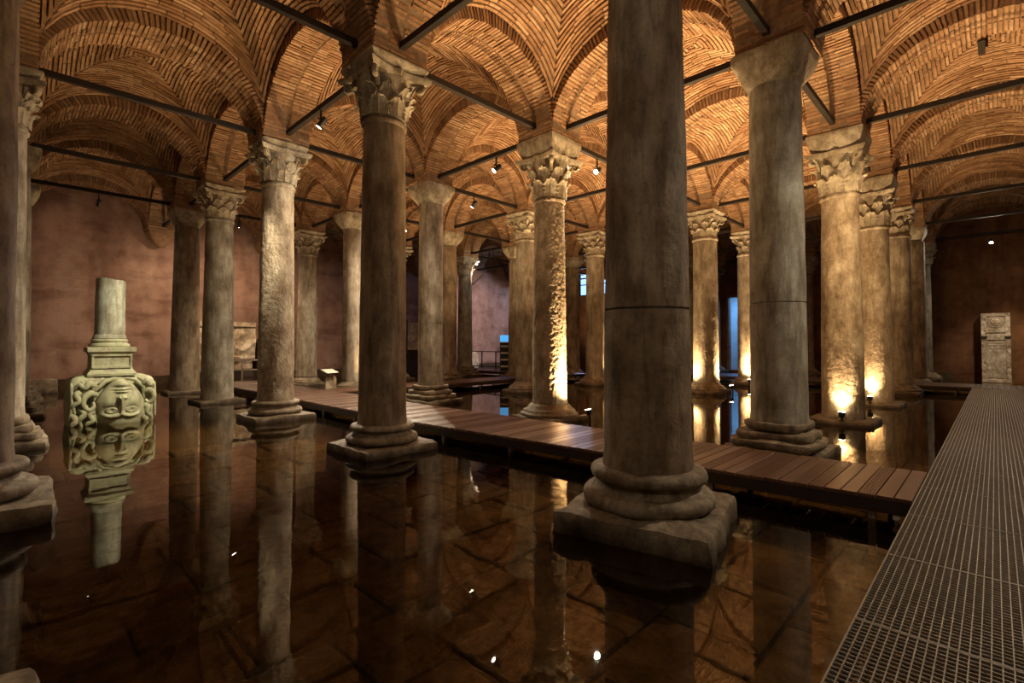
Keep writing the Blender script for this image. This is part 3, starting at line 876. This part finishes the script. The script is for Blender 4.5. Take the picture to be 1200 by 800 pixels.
for pts_ in [[(-.36, .62), (-.49, .67), (-.62, .58), (-.64, .44), (-.53, .32), (-.42, .37), (-.43, .47)],
             [(-.38, .80), (-.52, .87), (-.62, .79), (-.73, .85), (-.84, .74)], [(-.66, .72), (-.78, .65), (-.73, .52), (-.84, .42), (-.80, .26)],
             [(-.38, .28), (-.50, .22), (-.45, .10), (-.56, .02), (-.50, -.10)], [(-.70, .36), (-.61, .24), (-.71, .12), (-.64, -.08)],
             [(-.86, .22), (-.78, .12), (-.86, .02), (-.80, -.1)], [(.66, .64), (.76, .69), (.87, .60), (.87, .47), (.77, .40), (.70, .46)],
             [(.60, .80), (.70, .88), (.79, .80), (.88, .85)], [(.64, .34), (.76, .31), (.73, .19), (.83, .08), (.76, -.08)], [(.66, .22), (.62, .12), (.68, .04), (.62, -.1)]]:
    cp = [Vector((p[0], 0, p[1])) for p in pts_]; pts = []; n = 7 * (len(cp) - 1)
    for k in range(n + 1):
        t = k / 7; i = min(int(t), len(cp) - 2); f = t - i
        p0, p1, p2, p3 = cp[max(i-1, 0)], cp[i], cp[i+1], cp[min(i+2, len(cp)-1)]
        q = 0.5 * (2*p1 + (p2-p0)*f + (2*p0-5*p1+4*p2-p3)*f*f + (3*p1-p0-3*p2+p3)*f**3)
        pts.append((q.x, -0.10 - 0.09 * math.sin(PI * k / n) , q.z))
    rad = [0.076 * (1 - 0.55 * (k / n) ** 1.5) * (0.75 + 0.25 * min(1, k / 4)) for k in range(n + 1)]
    link('snake_curl', MB().tube(pts, rad, 10).mesh('snake_curl', M_MED, 60), hd)
for pts_ in [[(-.42, .50), (-.40, .72), (-.20, .90), (.02, .96)], [(-.48, .55), (-.44, .84), (-.24, .97)], [(.66, .50), (.64, .76), (.46, .92), (.24, .96)], [(.72, .56), (.70, .84), (.52, .97)],
             [(-.38, .42), (-.40, .20), (-.34, .02), (-.30, -.1)], [(.64, .40), (.66, .22), (.62, .02), (.56, -.1)], [(-.88, .88), (-.86, .5), (-.90, .1)], [(.90, .85), (.90, .5), (.92, .1)], [(-.66, .90), (-.62, .78), (-.70, .55)],
             [(-.28, .03), (-.10, .00), (.05, .035), (.20, .0), (.36, .03), (.52, .0)]]:
    link('hair_strand', strand(pts_, 0.045).mesh('hair_strand', M_MED, 60), hd)

pb = thing('pedestal_block', 'square green mossy pedestal with hollow panel, standing on the upside-down head', 'pedestal', (HX - .02, HY + 0.46, 1.01))
pb.scale = (0.80, 0.80, 1)
ped = MB()
def sq(h, z, cz=0): return [(-h, -h, z), (h, -h, z), (h, h, z), (-h, h, z)]
ped.loft([sq(.52, 0), sq(.53, .05), sq(.50, .09), sq(.455, .14), sq(.44, .20), sq(.44, .44), sq(.47, .50), sq(.52, .53), sq(.525, .62), sq(.49, .63)])
link('body', ped.mesh('body', M_MED, 30), pb)
pn = MB(); pn.loft([[(-.40, -.450, .20), (.40, -.450, .20), (.40, -.450, .46), (-.40, -.450, .46)], [(-.33, -.425, .25), (.33, -.425, .25), (.33, -.425, .41), (-.33, -.425, .41)]], caps=False)
for (ca, cb_) in [((0, -.46, .455), (.84, .05, .04)), ((0, -.46, .19), (.84, .05, .04)), ((-.41, -.455, .32), (.04, .04, .26)), ((.41, -.455, .32), (.04, .04, .26))]: pn.box(ca, cb_)
link('panel_moulding', pn.mesh('panel_moulding', M_MED), pb)
st = thing('broken_column', 'short broken grey-green column with a moulded foot, standing on the mossy pedestal', 'column', (HX - .03, HY + 0.46, 1.638))
st.scale = (0.78, 0.78, 1)
def stubfn(r, a, z):
    return r + 0.008 * noise.fractal(Vector((r*math.cos(a)*3, r*math.sin(a)*3, z*3)), 1, 2, 3)
link('torus_base', MB().lathe([(.45, 0), (.47, .03), (.45, .075), (.41, .09), (.405, .11), (.43, .13), (.42, .165), (.39, .18)], 48, stubfn).mesh('torus_base', M_MED, 40), st)
sp = [(.385, .17), (.395, .20), (.37, .26)] + [(.350 - .012 * k / 14, .28 + 1.22 * k / 14) for k in range(15)]
sb = MB().lathe(sp, 48, stubfn)
sb.v = [(x, y, z + (0.07 * nz((x, y, 0), 3.1, 2) - 0.05 * x if z > 1.44 else 0)) for x, y, z in sb.v]
link('shaft', sb.mesh('shaft', M_STUB, 40), st)

# ------------------------------------------------------------------ walkways
def plank_mesh(ribbed, w_):
    b = MB(); h = 0.035
    if not ribbed:
        b.loft([[(-.5, y, z) for y, z in ((-w_/2, 0), (-w_/2, h-.004), (-w_/2+.004, h), (w_/2-.004, h), (w_/2, h-.004), (w_/2, 0))],
                [(.5, y, z) for y, z in ((-w_/2, 0), (-w_/2, h-.004), (-w_/2+.004, h), (w_/2-.004, h), (w_/2, h-.004), (w_/2, 0))]])
    else:
        pr_ = [(-w_/2, 0)]; k = 6
        for q in range(k):
            y0 = -w_/2 + w_ * q / k; y1 = -w_/2 + w_ * (q + 1) / k
            pr_ += [(y0 + .001, h - .012), (y0 + .005, h), (y1 - .005, h), (y1 - .001, h - .012)]
        pr_ += [(w_/2, 0)]
        b.loft([[(-.5, y, z) for y, z in pr_], [(.5, y, z) for y, z in pr_]])
    return b.mesh('plank', M_WOOD)
PW = 0.142
PL = [plank_mesh(False, PW - .010), plank_mesh(True, PW - .008)]
ZW = 0.25
mw = thing('wooden_walkway', 'long brown plank walkway crossing the water from the metal grating to the far platform', 'walkway', (0, 0, 0))
def fx(y): return 1.64 - 0.61 * min(1, max(0, (y + 1.85) / 7.3)) - 0.05 * max(0, (y - 5.5) / 12)
def bx(y): return 3.07 - 0.33 * min(1, max(0, (y + 1.85) / 8.5))
y = -1.755; k = 0
while y < 18.6:
    a, b_ = fx(y), bx(y)
    link('plank', PL[1 if (k * 7) % 11 in (2, 3, 4, 8, 9) else 0], mw, ((a + b_) / 2, y, ZW - 0.035 + R.uniform(-.002, .002)), 0.0, (b_ - a + R.uniform(-.01, .01), 1, 1))
    y += PW; k += 1
for side, f in (('edge_beam', lambda q: fx(q) + .03), ('edge_beam', lambda q: bx(q) - .03), ('bearer', lambda q: (fx(q) + bx(q)) / 2)):
    ys = [-1.82, 1.5, 5.5, 10, 18.65]
    m_ = MB().loft([[(f(q) - .03, q, .09), (f(q) + .03, q, .09), (f(q) + .03, q, ZW - .037), (f(q) - .03, q, ZW - .037)] for q in ys])
    link(side, m_.mesh(side, M_WOODD), mw)
lg = MB().box((0, 0, -0.14), (0.06, 0.06, 0.5)).mesh('leg', M_STEEL)
q = -1.5
while q < 18.6:
    link('leg', lg, mw, (fx(q) + .1, q, 0)); link('leg', lg, mw, (bx(q) - .1, q, 0)); q += 1.55
br_ = MB()
for k in range(22):
    q = -1.6 + k * 0.42; br_.box(((fx(q) + bx(q)) / 2, q, 0.12), (bx(q) - fx(q) - .1, 0.05, 0.06))
link('joist', br_.mesh('joist', M_WOODD), mw, kind='stuff')

def plain_walk(label, x0, x1, y0, y1, along):
    t_ = thing('wooden_walkway', label, 'walkway', ((x0 + x1) / 2, (y0 + y1) / 2, 0))
    dx, dy = x1 - x0, y1 - y0
    n = int((dx if along == 'x' else dy) / PW)
    for k in range(n):
        if along == 'x': link('plank', PL[0], t_, (-dx/2 + (k + .5) * dx / n, 0, ZW - .035), PI / 2, (dy, 1, 1))
        else: link('plank', PL[0], t_, (0, -dy/2 + (k + .5) * dy / n, ZW - .035), 0.0, (dx, 1, 1))
    for s_ in (-1, 1):
        c, d = ((0, s_ * (dy/2 - .03), .16), (dx, .06, .105)) if along == 'x' else ((s_ * (dx/2 - .03), 0, .16), (.06, dy, .105))
        link('edge_beam', MB().box(c, d).mesh('edge_beam', M_WOODD), t_)
    L = dx if along == 'x' else dy; k = -L/2 + .4
    while k < L/2:
        for s_ in (-1, 1):
            link('leg', lg, t_, (k, s_ * (dy/2 - .12), 0) if along == 'x' else (s_ * (dx/2 - .12), k, 0))
        k += 1.8
    return t_
plain_walk('plank walkway branching off behind the pale pitted column towards the far railing', 2.74, 13.5, 11.8, 13.2, 'x')
plain_walk('far plank walkway below the dark metal railing', 13.52, 15.3, 11.8, 21.5, 'y')
plain_walk('low plank walkway crossing at the far end of the metal grating', 18.2, 20.2, -3.6, 13.0, 'y')

# metal grating walkway
GP = 1.13; GY1, GW = -1.84, 1.62
gp = MB()
for k in range(int(GW / 0.0375) + 1):
    gp.box((0, -k * 0.0375, -0.013), (GP - .012, 0.0055, 0.026))
for k in range(int(GP / 0.038)):
    gp.box((-GP/2 + .02 + k * 0.038, -GW/2, -0.005), (0.0055, GW, 0.009))
for s_ in (-1, 1): gp.box((s_ * (GP/2 - .006), -GW/2, -0.016), (0.007, GW, 0.034))
for yy in (0.0, -GW): gp.box((0, yy, -0.016), (GP - .004, 0.008, 0.036))
GPM = gp.mesh('grating_panel', M_STEEL)
gw = thing('metal_walkway', 'dark metal grating walkway running along the water to the far wall', 'walkway', (0, 0, 0))
x = -5.07
while x < 18.0:
    link('grating_panel', GPM, gw, (x, GY1, ZW + .005 + R.uniform(-.003, .003)), (R.uniform(-.002, .002), R.uniform(-.002, .002), 0)); x += GP
xe = x - GP / 2
for yy in (GY1 - .02, GY1 - GW - .02, GY1 - GW / 2):
    link('edge_beam', MB().box(((xe - 5.6) / 2, yy, 0.16), (xe + 5.6, 0.03, 0.15 if yy != GY1 - GW/2 else .1)).mesh('edge_beam', M_IRON), gw)
gl_ = MB().box((0, 0, -0.2), (0.05, 0.05, 0.58)).mesh('leg', M_IRON)
x = -4.5
while x < 18:
    for yy in (GY1 - .06, GY1 - GW + .06): link('leg', gl_, gw, (x, yy, 0))
    x += 2.26
# small metal valve on the end of the timber walkway
vv = thing('pipe_valve', 'small pale metal valve hanging at the end of the plank walkway', 'valve', (1.66, -1.70, 0.0))
link('pipe', MB().tube([(0, 0, .20), (0, 0, .12), (0, 0, -.04)], .016, 8).mesh('pipe', M_STEEL, 40), vv)
link('fitting', MB().lathe([(.016, .03), (.032, .04), (.032, .075), (.018, .085), (.018, .105), (.028, .11), (.028, .14), (.014, .15)], 12).mesh('fitting', M_WHITE, 40), vv)
link('handle', MB().tube([(-.05, -.01, .05), (0, -.03, .06), (.05, -.01, .055)], .009, 8).mesh('handle', M_WHITE, 40), vv)

# ------------------------------------------------------------------ lamps
def aim(o, d):
    o.rotation_euler = Vector(d).to_track_quat('-Z', 'Y').to_euler()
SPOT_BODY = MB().lathe([(.02, .16), (.05, .15), (.058, .10), (.058, -.05), (.064, -.055), (.064, -.075), (.05, -.075)], 20).mesh('lamp_body', M_LAMP, 40)
SPOT_LENS = MB().lathe([(.001, -.082), (.056, -.080), (.056, -.074), (.001, -.074)], 20).mesh('lens', M_LENS)
def rod_spot(x, y, target, label, watts, col=SOFT, size=70, z=ZS + 0.2):
    t_ = thing('spotlight', label, 'lamp', (x, y, z - 0.05), 0.0, 'spotlights hung under the tie rods')
    link('bracket', MB().box((0, 0, -.10), (.03, .03, .2)).box((0, 0, -.21), (.15, .025, .02)).mesh('bracket', M_LAMP), t_)
    d = (Vector(target) - Vector((x, y, z - .25))).normalized()
    q = d.to_track_quat('-Z', 'Y').to_euler()
    b = link('lamp_body', SPOT_BODY, t_, (0, 0, -.30), tuple(q))
    link('lens', SPOT_LENS, b)
    l = lamp_data('spot_light', 'SPOT', col, watts, spot_size=math.radians(size), spot_blend=0.8, shadow_soft_size=0.05)
    lo = link('spot_light', l, t_, Vector((0, 0, -.30)) + d * 0.12, tuple(q))
    return t_
rod_spot(4.25, 6.55, (0.4, 9.1, 2.2), 'bright spotlight under the rod left of the crisp leafy capital', ROD_W * 0.8, SOFT, 95)
rod_spot(6.15, 4.8, (0.2, 4.4, 2.0), 'bright spotlight under the rod right of the crisp leafy capital', ROD_W * 0.45)
rod_spot(0.0, 7.2, (-2.65, 11.3, 0.9), 'spotlight hanging between the dark leafy and pale pitted columns', ROD_W * 1.3, (1.0, 0.86, 0.6), 50)
rod_spot(2.0, 13.95, (0.4, 10.0, 2.0), 'spotlight just right of the pale pitted column, high under a rod', ROD_W)
rod_spot(1.65, 17.77, (2.2, 21.5, 1.5), 'spotlight before the back wall, shining at the relief', ROD_W * 0.6, (1.0, 0.72, 0.44), 130)
rod_spot(-2.4, 17.77, (-2.9, 22.4, 2.0), 'dim spotlight high on the rod above the broken column', ROD_W * 0.10, (1.0, 0.70, 0.42), 130)
rod_spot(12.7, 15.9, (17.0, 22.3, 2.8), 'tiny far spotlight in the arch above the railing', ROD_W * 1.6, (1.0, 0.80, 0.74), 62)
rod_spot(25.5, -2.35, (22.0, -2.4, 2.5), 'glaring spotlight high before the brown wall, above the carved stele', ROD_W * 0.2, SOFT, 140)
rod_spot(6.4, 13.95, (4.4, 10.2, 2.0), 'spotlight hidden behind a block capital, seen only mirrored in the water', ROD_W)
rod_spot(4.25, -3.6, (2.6, -1.0, 0.4), 'added unseen spotlight above the metal walkway, beyond the top edge of the picture', ROD_W * 0.30, SOFT, 100)  # added out of view to brighten the grating and the foreground column
rod_spot(-4.55, -2.9, (0.5, 2.5, 0.5), 'added fill spotlight overhead above the viewer on the metal walkway', ROD_W * 0.05, SOFT, 120)  # weak unseen fill from the camera side, added
rod_spot(4.25, -4.2, (9.2, 0.0, 3.4), 'added unseen spotlight beyond the right picture edge, turned to the two pitted columns', ROD_W * 0.9, WARM, 46)  # unseen, added to light the fronts of both pitted shafts
rod_spot(21.2, -4.0, (25.9, -2.4, 1.4), 'spotlight beyond the right edge of the picture, shining at the stele', ROD_W * 0.5, SOFT, 34)
rod_spot(6.0, 9.42, (4.5, 13.8, 2.0), 'spotlight on the rod behind the crisp leafy capital, mirrored in the water', ROD_W)

UP_BODY = MB().lathe([(.022, 0), (.022, .06), (.045, .07), (.058, .10), (.066, .17), (.066, .185), (.056, .185)], 20).mesh('lamp_body', M_LAMP, 40)
UP_LENS = MB().lathe([(.001, .186), (.060, .186), (.060, .193), (.001, .195)], 20).mesh('lens', M_LENSW)
UP_STEM = MB().box((0, 0, -.2), (.035, .035, .42)).mesh('stem', M_LAMP)
UP_FOOT = MB().lathe([(.05, 0), (.05, .012), (.02, .02), (.02, .05)], 16).mesh('foot', M_LAMP, 40)
def uplight(x, y, target, label, watts, col=WARM, size=80, z=0.10):
    t_ = thing('uplight', label, 'lamp', (x, y, z), 0.0, 'lamps standing in the water')
    if label.startswith('small lamp'): link('foot', UP_FOOT, t_)      # these two rest on a plinth
    else: link('stem', UP_STEM, t_)
    d = (Vector(target) - Vector((x, y, z + .15))).normalized()
    q = d.to_track_quat('Z', 'Y').to_euler()
    b = link('lamp_body', UP_BODY, t_, (0, 0, 0), tuple(q))
    link('lens', UP_LENS, b)
    l = lamp_data('up_light', 'SPOT', col, watts, spot_size=math.radians(size), spot_blend=0.9, shadow_soft_size=0.05)
    lo = link('up_light', l, t_, d * 0.22); aim(lo, d)
    return t_
UPS = [  # fill lamps are unseen extras, added to light vaults, columns and end wall
 (4.53, 3.90, 4.38, 4.42, 1.5, 'lamp in the water at the right foot of the glaring rough column'),
 (7.92, -0.08, 8.2, -0.04, 0.20, 'small lamp before the column with the brightest glow'),
 (12.12, 0.06, 12.4, 0.02, 0.26, 'small lamp between the two pitted lamp-lit columns'),
 (13.05, 4.04, 12.85, 4.5, 0.8, 'lamp beside the round base of the column lit on its right side'),
 (16.22, 4.57, 16.7, 4.7, 0.8, 'far lamp at the foot of the glowing half-hidden column'),
 (9.25, 8.75, 8.8, 9.1, 1.0, 'lamp hidden behind the glaring rough column'),
 (13.4, 8.9, 13.0, 9.2, 1.0, 'added fill lamp hidden behind the evenly lit brown column'),
 (9.25, 4.1, 8.85, 4.45, 1.0, 'added fill lamp hidden behind the thick foreground column'),
 (5.27, 0.36, 4.95, 0.27, 1.5, 'added fill lamp hidden behind the thick grey jointed column'),
 (17.9, 0.6, 17.4, 0.3, 0.6, 'added far fill lamp behind the brown spotted column'),
 (5.0, 13.25, 4.7, 13.6, 0.15, 'added fill lamp behind the smooth pale block-capital column'),
 (0.54, 5.70, 0.42, 5.5, 0.45, 'added fill lamp hidden behind the dark leafy column in open water'),
 (0.36, 10.40, 0.25, 10.1, 0.35, 'added fill lamp hidden behind the pale pitted column'),
 (1.0, 0.55, 0.75, 0.42, 0.15, 'added fill lamp hidden behind the thick dark foreground column'),
 (4.92, 10.20, 4.7, 9.9, 0.8, 'added fill lamp hidden behind the smooth pale column on the stepped base'),
 (9.3, 14.85, 8.9, 14.4, 0.7, 'added fill lamp hidden behind the dim block-capital column'),
 (11.97, 5.36, 12.4, 4.95, 0.5, 'dim lamp at the left foot of the column lit on its right side'),
 (24.6, 17.0, 25.2, 17.4, 0.7, 'added fill lamp hidden in the far corner before the end wall'),
 (9.49, 0.18, 9.15, 0.12, 1.3, 'added fill lamp hidden behind the column with the brightest glow'),
 (13.69, 0.14, 13.4, 0.1, 1.0, 'added fill lamp hidden behind the second pitted lamp-lit column'),
 (0.8, 18.5, 0.4, 18.1, 0.4, 'added fill lamp hidden behind the brown column near the back wall'),
]
for x_, y_, tx, ty, k_, lb in UPS:
    uplight(x_, y_, (tx, ty, 2.6), lb, UP_W * k_, size=125)

# ------------------------------------------------------------------ exhibits and small things
def relief_plate(wd, ht, fn, th, nx=70, nz_=50):
    b = MB()
    for j in range(nz_ + 1):
        for i in range(nx + 1):
            x = -wd/2 + wd * i / nx; z = ht * j / nz_
            b.v.append((x, -fn(x, z), z))
    for j in range(nz_):
        for i in range(nx):
            a = j*(nx+1) + i; b.f.append((a, a+1, a+nx+2, a+nx+1))
    b.box((0, th/2 + .001, ht/2), (wd, th, ht))
    return b
def garland(x, z):
    d = 0.05 + 0.012 * nz((x, z, 1), 9)
    for c in (-0.55, 0.55):
        q = z - (0.78 - 0.42 * math.cos((x - c) / 0.55 * PI / 2))
        if abs(x - c) < .62: d += 0.085 * math.exp(-(q / .10) ** 2) * (0.75 + 0.25 * math.sin(x * 40))
        d += 0.07 * gauss(x, z, c, 1.05, 0.16, 0.14)
    for c in (-1.05, 0, 1.05): d += 0.10 * gauss(x, z, c, 0.75, 0.10, 0.45)
    d += 0.05 * max(0, nz((x, z, 3), 4.5))
    if z > 1.36: d = 0.13
    if z < 0.12: d = 0.10
    if 1.30 < z <= 1.36: d = -0.02
    return d
sr = thing('relief_slab', 'lit carved stone relief with garlands on a dark stand at the back wall', 'relief', (2.08, 20.55, 0))
link('slab', relief_plate(2.15, 1.55, garland, 0.5).mesh('slab', M_RELIEF, 45), sr, (0, 0, 1.06))
link('foot_block', rock(2.0, .55, .42, 8, .03, .03, 3, 2).mesh('foot_block', M_RELIEF, 40), sr, (0, .3, .56))
link('stand', MB().box((0, .35, .07), (2.5, .9, .98)).mesh('stand', M_WOODD), sr)
link('side_board', MB().box((-1.22, .25, 1.25), (.10, .6, 1.6)).mesh('side_board', M_WOODD), sr)
link('side_board', MB().box((1.22, .25, 1.25), (.10, .6, 1.3)).mesh('side_board', M_WOODD), sr)
rl = thing('guard_rail', 'low metal guard rail before the lit garland relief', 'railing', (2.08, 19.75, ZW * 0))
link('top_rail', MB().box((0, 0, 1.02), (2.5, .05, .05)).mesh('top_rail', M_STEEL), rl)
link('lower_rail', MB().box((0, 0, .62), (2.5, .04, .04)).mesh('lower_rail', M_STEEL), rl)
for xx in (-1.22, 0.35, 1.22): link('post', MB().box((xx, 0, .28), (.05, .05, 1.5)).mesh('post', M_STEEL), rl)

s2 = thing('relief_slab', 'small stone relief in a dark frame, mostly hidden by the smooth pale column', 'relief', (11.55, 20.6, 0))
link('slab', relief_plate(1.3, 1.5, lambda x, z: .05 + .04 * max(0, nz((x, z, 9), 4)) + .06 * math.exp(-((z - .7 - .2 * math.sin(x * 4)) / .1) ** 2), 0.3, 30, 30).mesh('slab', M_RELIEF, 45), s2, (0, 0, 1.35))
for xx in (-.72, .72): link('side_board', MB().box((xx, .1, 2.05), (.12, .5, 1.9)).mesh('side_board', M_WOODD), s2)
link('stand', MB().box((0, .2, .45), (1.2, .4, 1.8)).mesh('stand', M_WOODD), s2)

sg = thing('information_panel', 'small pale slanted information panel on a curved grey stand by the far walkway', 'sign', (2.98, 12.95, ZW + .056), 0.35)
sg.scale = (0.8, 0.8, 0.56)
c_ = []
for k in range(9):
    a = PI * 0.5 * k / 8; c_.append((0.30 * math.sin(a), 0.62 + 0.30 * math.cos(a) - .0))
stp = MB(); ring0 = [(-.28, 0.0), (-.28, .9), (.0, .86)] + [(x_, z_ - .1) for x_, z_ in c_][1:] + [(.30, 0.0)]
stp.loft([[(x_, -.03, z_ - .1) for x_, z_ in ring0], [(x_, .03, z_ - .1) for x_, z_ in ring0]])
link('stand', stp.mesh('stand', M_BASE), sg)
link('text_panel', MB().box((0, 0, 0), (.62, .42, .02), Matrix.Translation((-.12, -.08, .93)) @ Matrix.Rotation(math.radians(28), 4, 'X')).mesh('text_panel', M_WHITE), sg)

ste = thing('carved_stele', 'tall grey carved stele with a face medallion, standing at the far brown wall', 'stele', (25.75, -2.42, 0), -PI / 2 + .0)
def stelef(x, z):
    d = 0.06 + 0.01 * nz((x, z, 2), 12)
    if z > 2.05:
        if max(abs(x) - .26, abs(z - 2.46) - .26) < 0: d = 0.0 + 0.01
        q = math.hypot(x, (z - 2.48)); d += 0.05 * math.exp(-((q - .20) / .035) ** 2)
        if q < .17: d = 0.03 + 0.09 * math.sqrt(1 - (q / .17) ** 2) - .03 * (gauss(x, z, -.06, 2.52, .03, .02) + gauss(x, z, .06, 2.52, .03, .02)) + .03 * gauss(x, z, 0, 2.48, .02, .05) - .03 * gauss(x, z, 0, 2.41, .07, .012)
    if 1.98 < z < 2.06 and abs(x) < .28: d = -0.0
    if abs(x) < .29 and .18 < z < 1.75: d = 0.025 + 0.01 * nz((x, z, 5), 8) - (0.012 if (z > 1.3 and int(z * 18) % 2 == 0 and abs(x) < .24) else 0)
    if abs(x) < .29 and 0.12 < z <= .18: d = 0.0
    if abs(x) > .30: d -= 0.07 * max(0, nz((x, z, 4), 6)) 
    return d
rp = relief_plate(.86, 2.86, stelef, .3, 60, 140)
link('slab', rp.mesh('slab', M_RELIEF, 45), ste, (0, 0, 0.02), 0.0, (1.06, 1, 1.05))
for s_ in (-1, 1): link('notch', MB().box((s_ * .37, -.045, 1.97), (.20, .05, .11)).mesh('notch', M_IRON), ste, (0, -.02, 0))
link('foot_block', MB().box((0, .12, -.22), (1.0, .5, .48)).mesh('foot_block', M_BASE), ste)

rr2 = thing('railing', 'dark thin metal railing on the far walkway before the rose wall', 'railing', (15.2, 18.6, ZW - .0), PI / 2)
link('top_rail', MB().box((0, 0, .98), (3.6, .05, .05)).mesh('top_rail', M_IRON), rr2)
for k in range(4): link('post', MB().box((-1.77 + k * 1.18, 0, .48), (.05, .05, .98)).mesh('post', M_IRON), rr2)
link('lower_rail', MB().box((0, 0, .12), (3.6, .04, .04)).mesh('lower_rail', M_IRON), rr2)

ks = thing('display_cabinet', 'tall cabinet with glowing blue top and dark shelves, behind the far railing', 'cabinet', (14.55, 16.55, ZW), -PI / 4)
link('body', MB().box((0, .02, .75), (.62, .4, 1.5)).mesh('body', M_LAMP), ks)
link('screen', MB().box((0, -.19, 1.72), (.62, .04, .36), None).box((0, 0, 1.72), (.62, .36, .36)).mesh('screen', M_SCREEN), ks)
for k in range(4): link('shelf', MB().box((0, -.20, .22 + k * .36), (.56, .05, .09)).mesh('shelf', M_WHITE), ks)
st3 = thing('stone_fragment', 'pale broken stone fragment behind the far railing', 'stone', (16.1, 21.3, 0.0))
link('fragment', rock(1.1, .8, 1.4, 10, .12, .14, 2.2, 6, .2).mesh('fragment', M_RELIEF, 50), st3, (0, 0, -.3))
b4 = thing('stone_block', 'grey squared stone lying at the back wall behind the edge columns', 'stone', (-3.55, 20.9, 0))
link('block', rock(.9, .8, .95, 8, .06, .04, 2.5, 9).mesh('block', M_BASE, 45), b4, (0, 0, -.46))
mb_ = thing('monitor_box', 'small white and blue lit box on the far walkway, right of the brown block-capital column', 'box', (19.3, 12.2, ZW), -PI / 4)
link('body', MB().box((0, 0, .3), (.5, .3, .6)).mesh('body', M_WHITE), mb_)
link('screen', MB().box((0, -.155, .38), (.40, .02, .28)).mesh('screen', M_SCREEN), mb_)
vent = link('vent', MB().box((0, 0, 0), (.7, .12, .05)).mesh('vent', M_IRON), ceiling, (10.6, -2.3, ZS + 1.98))
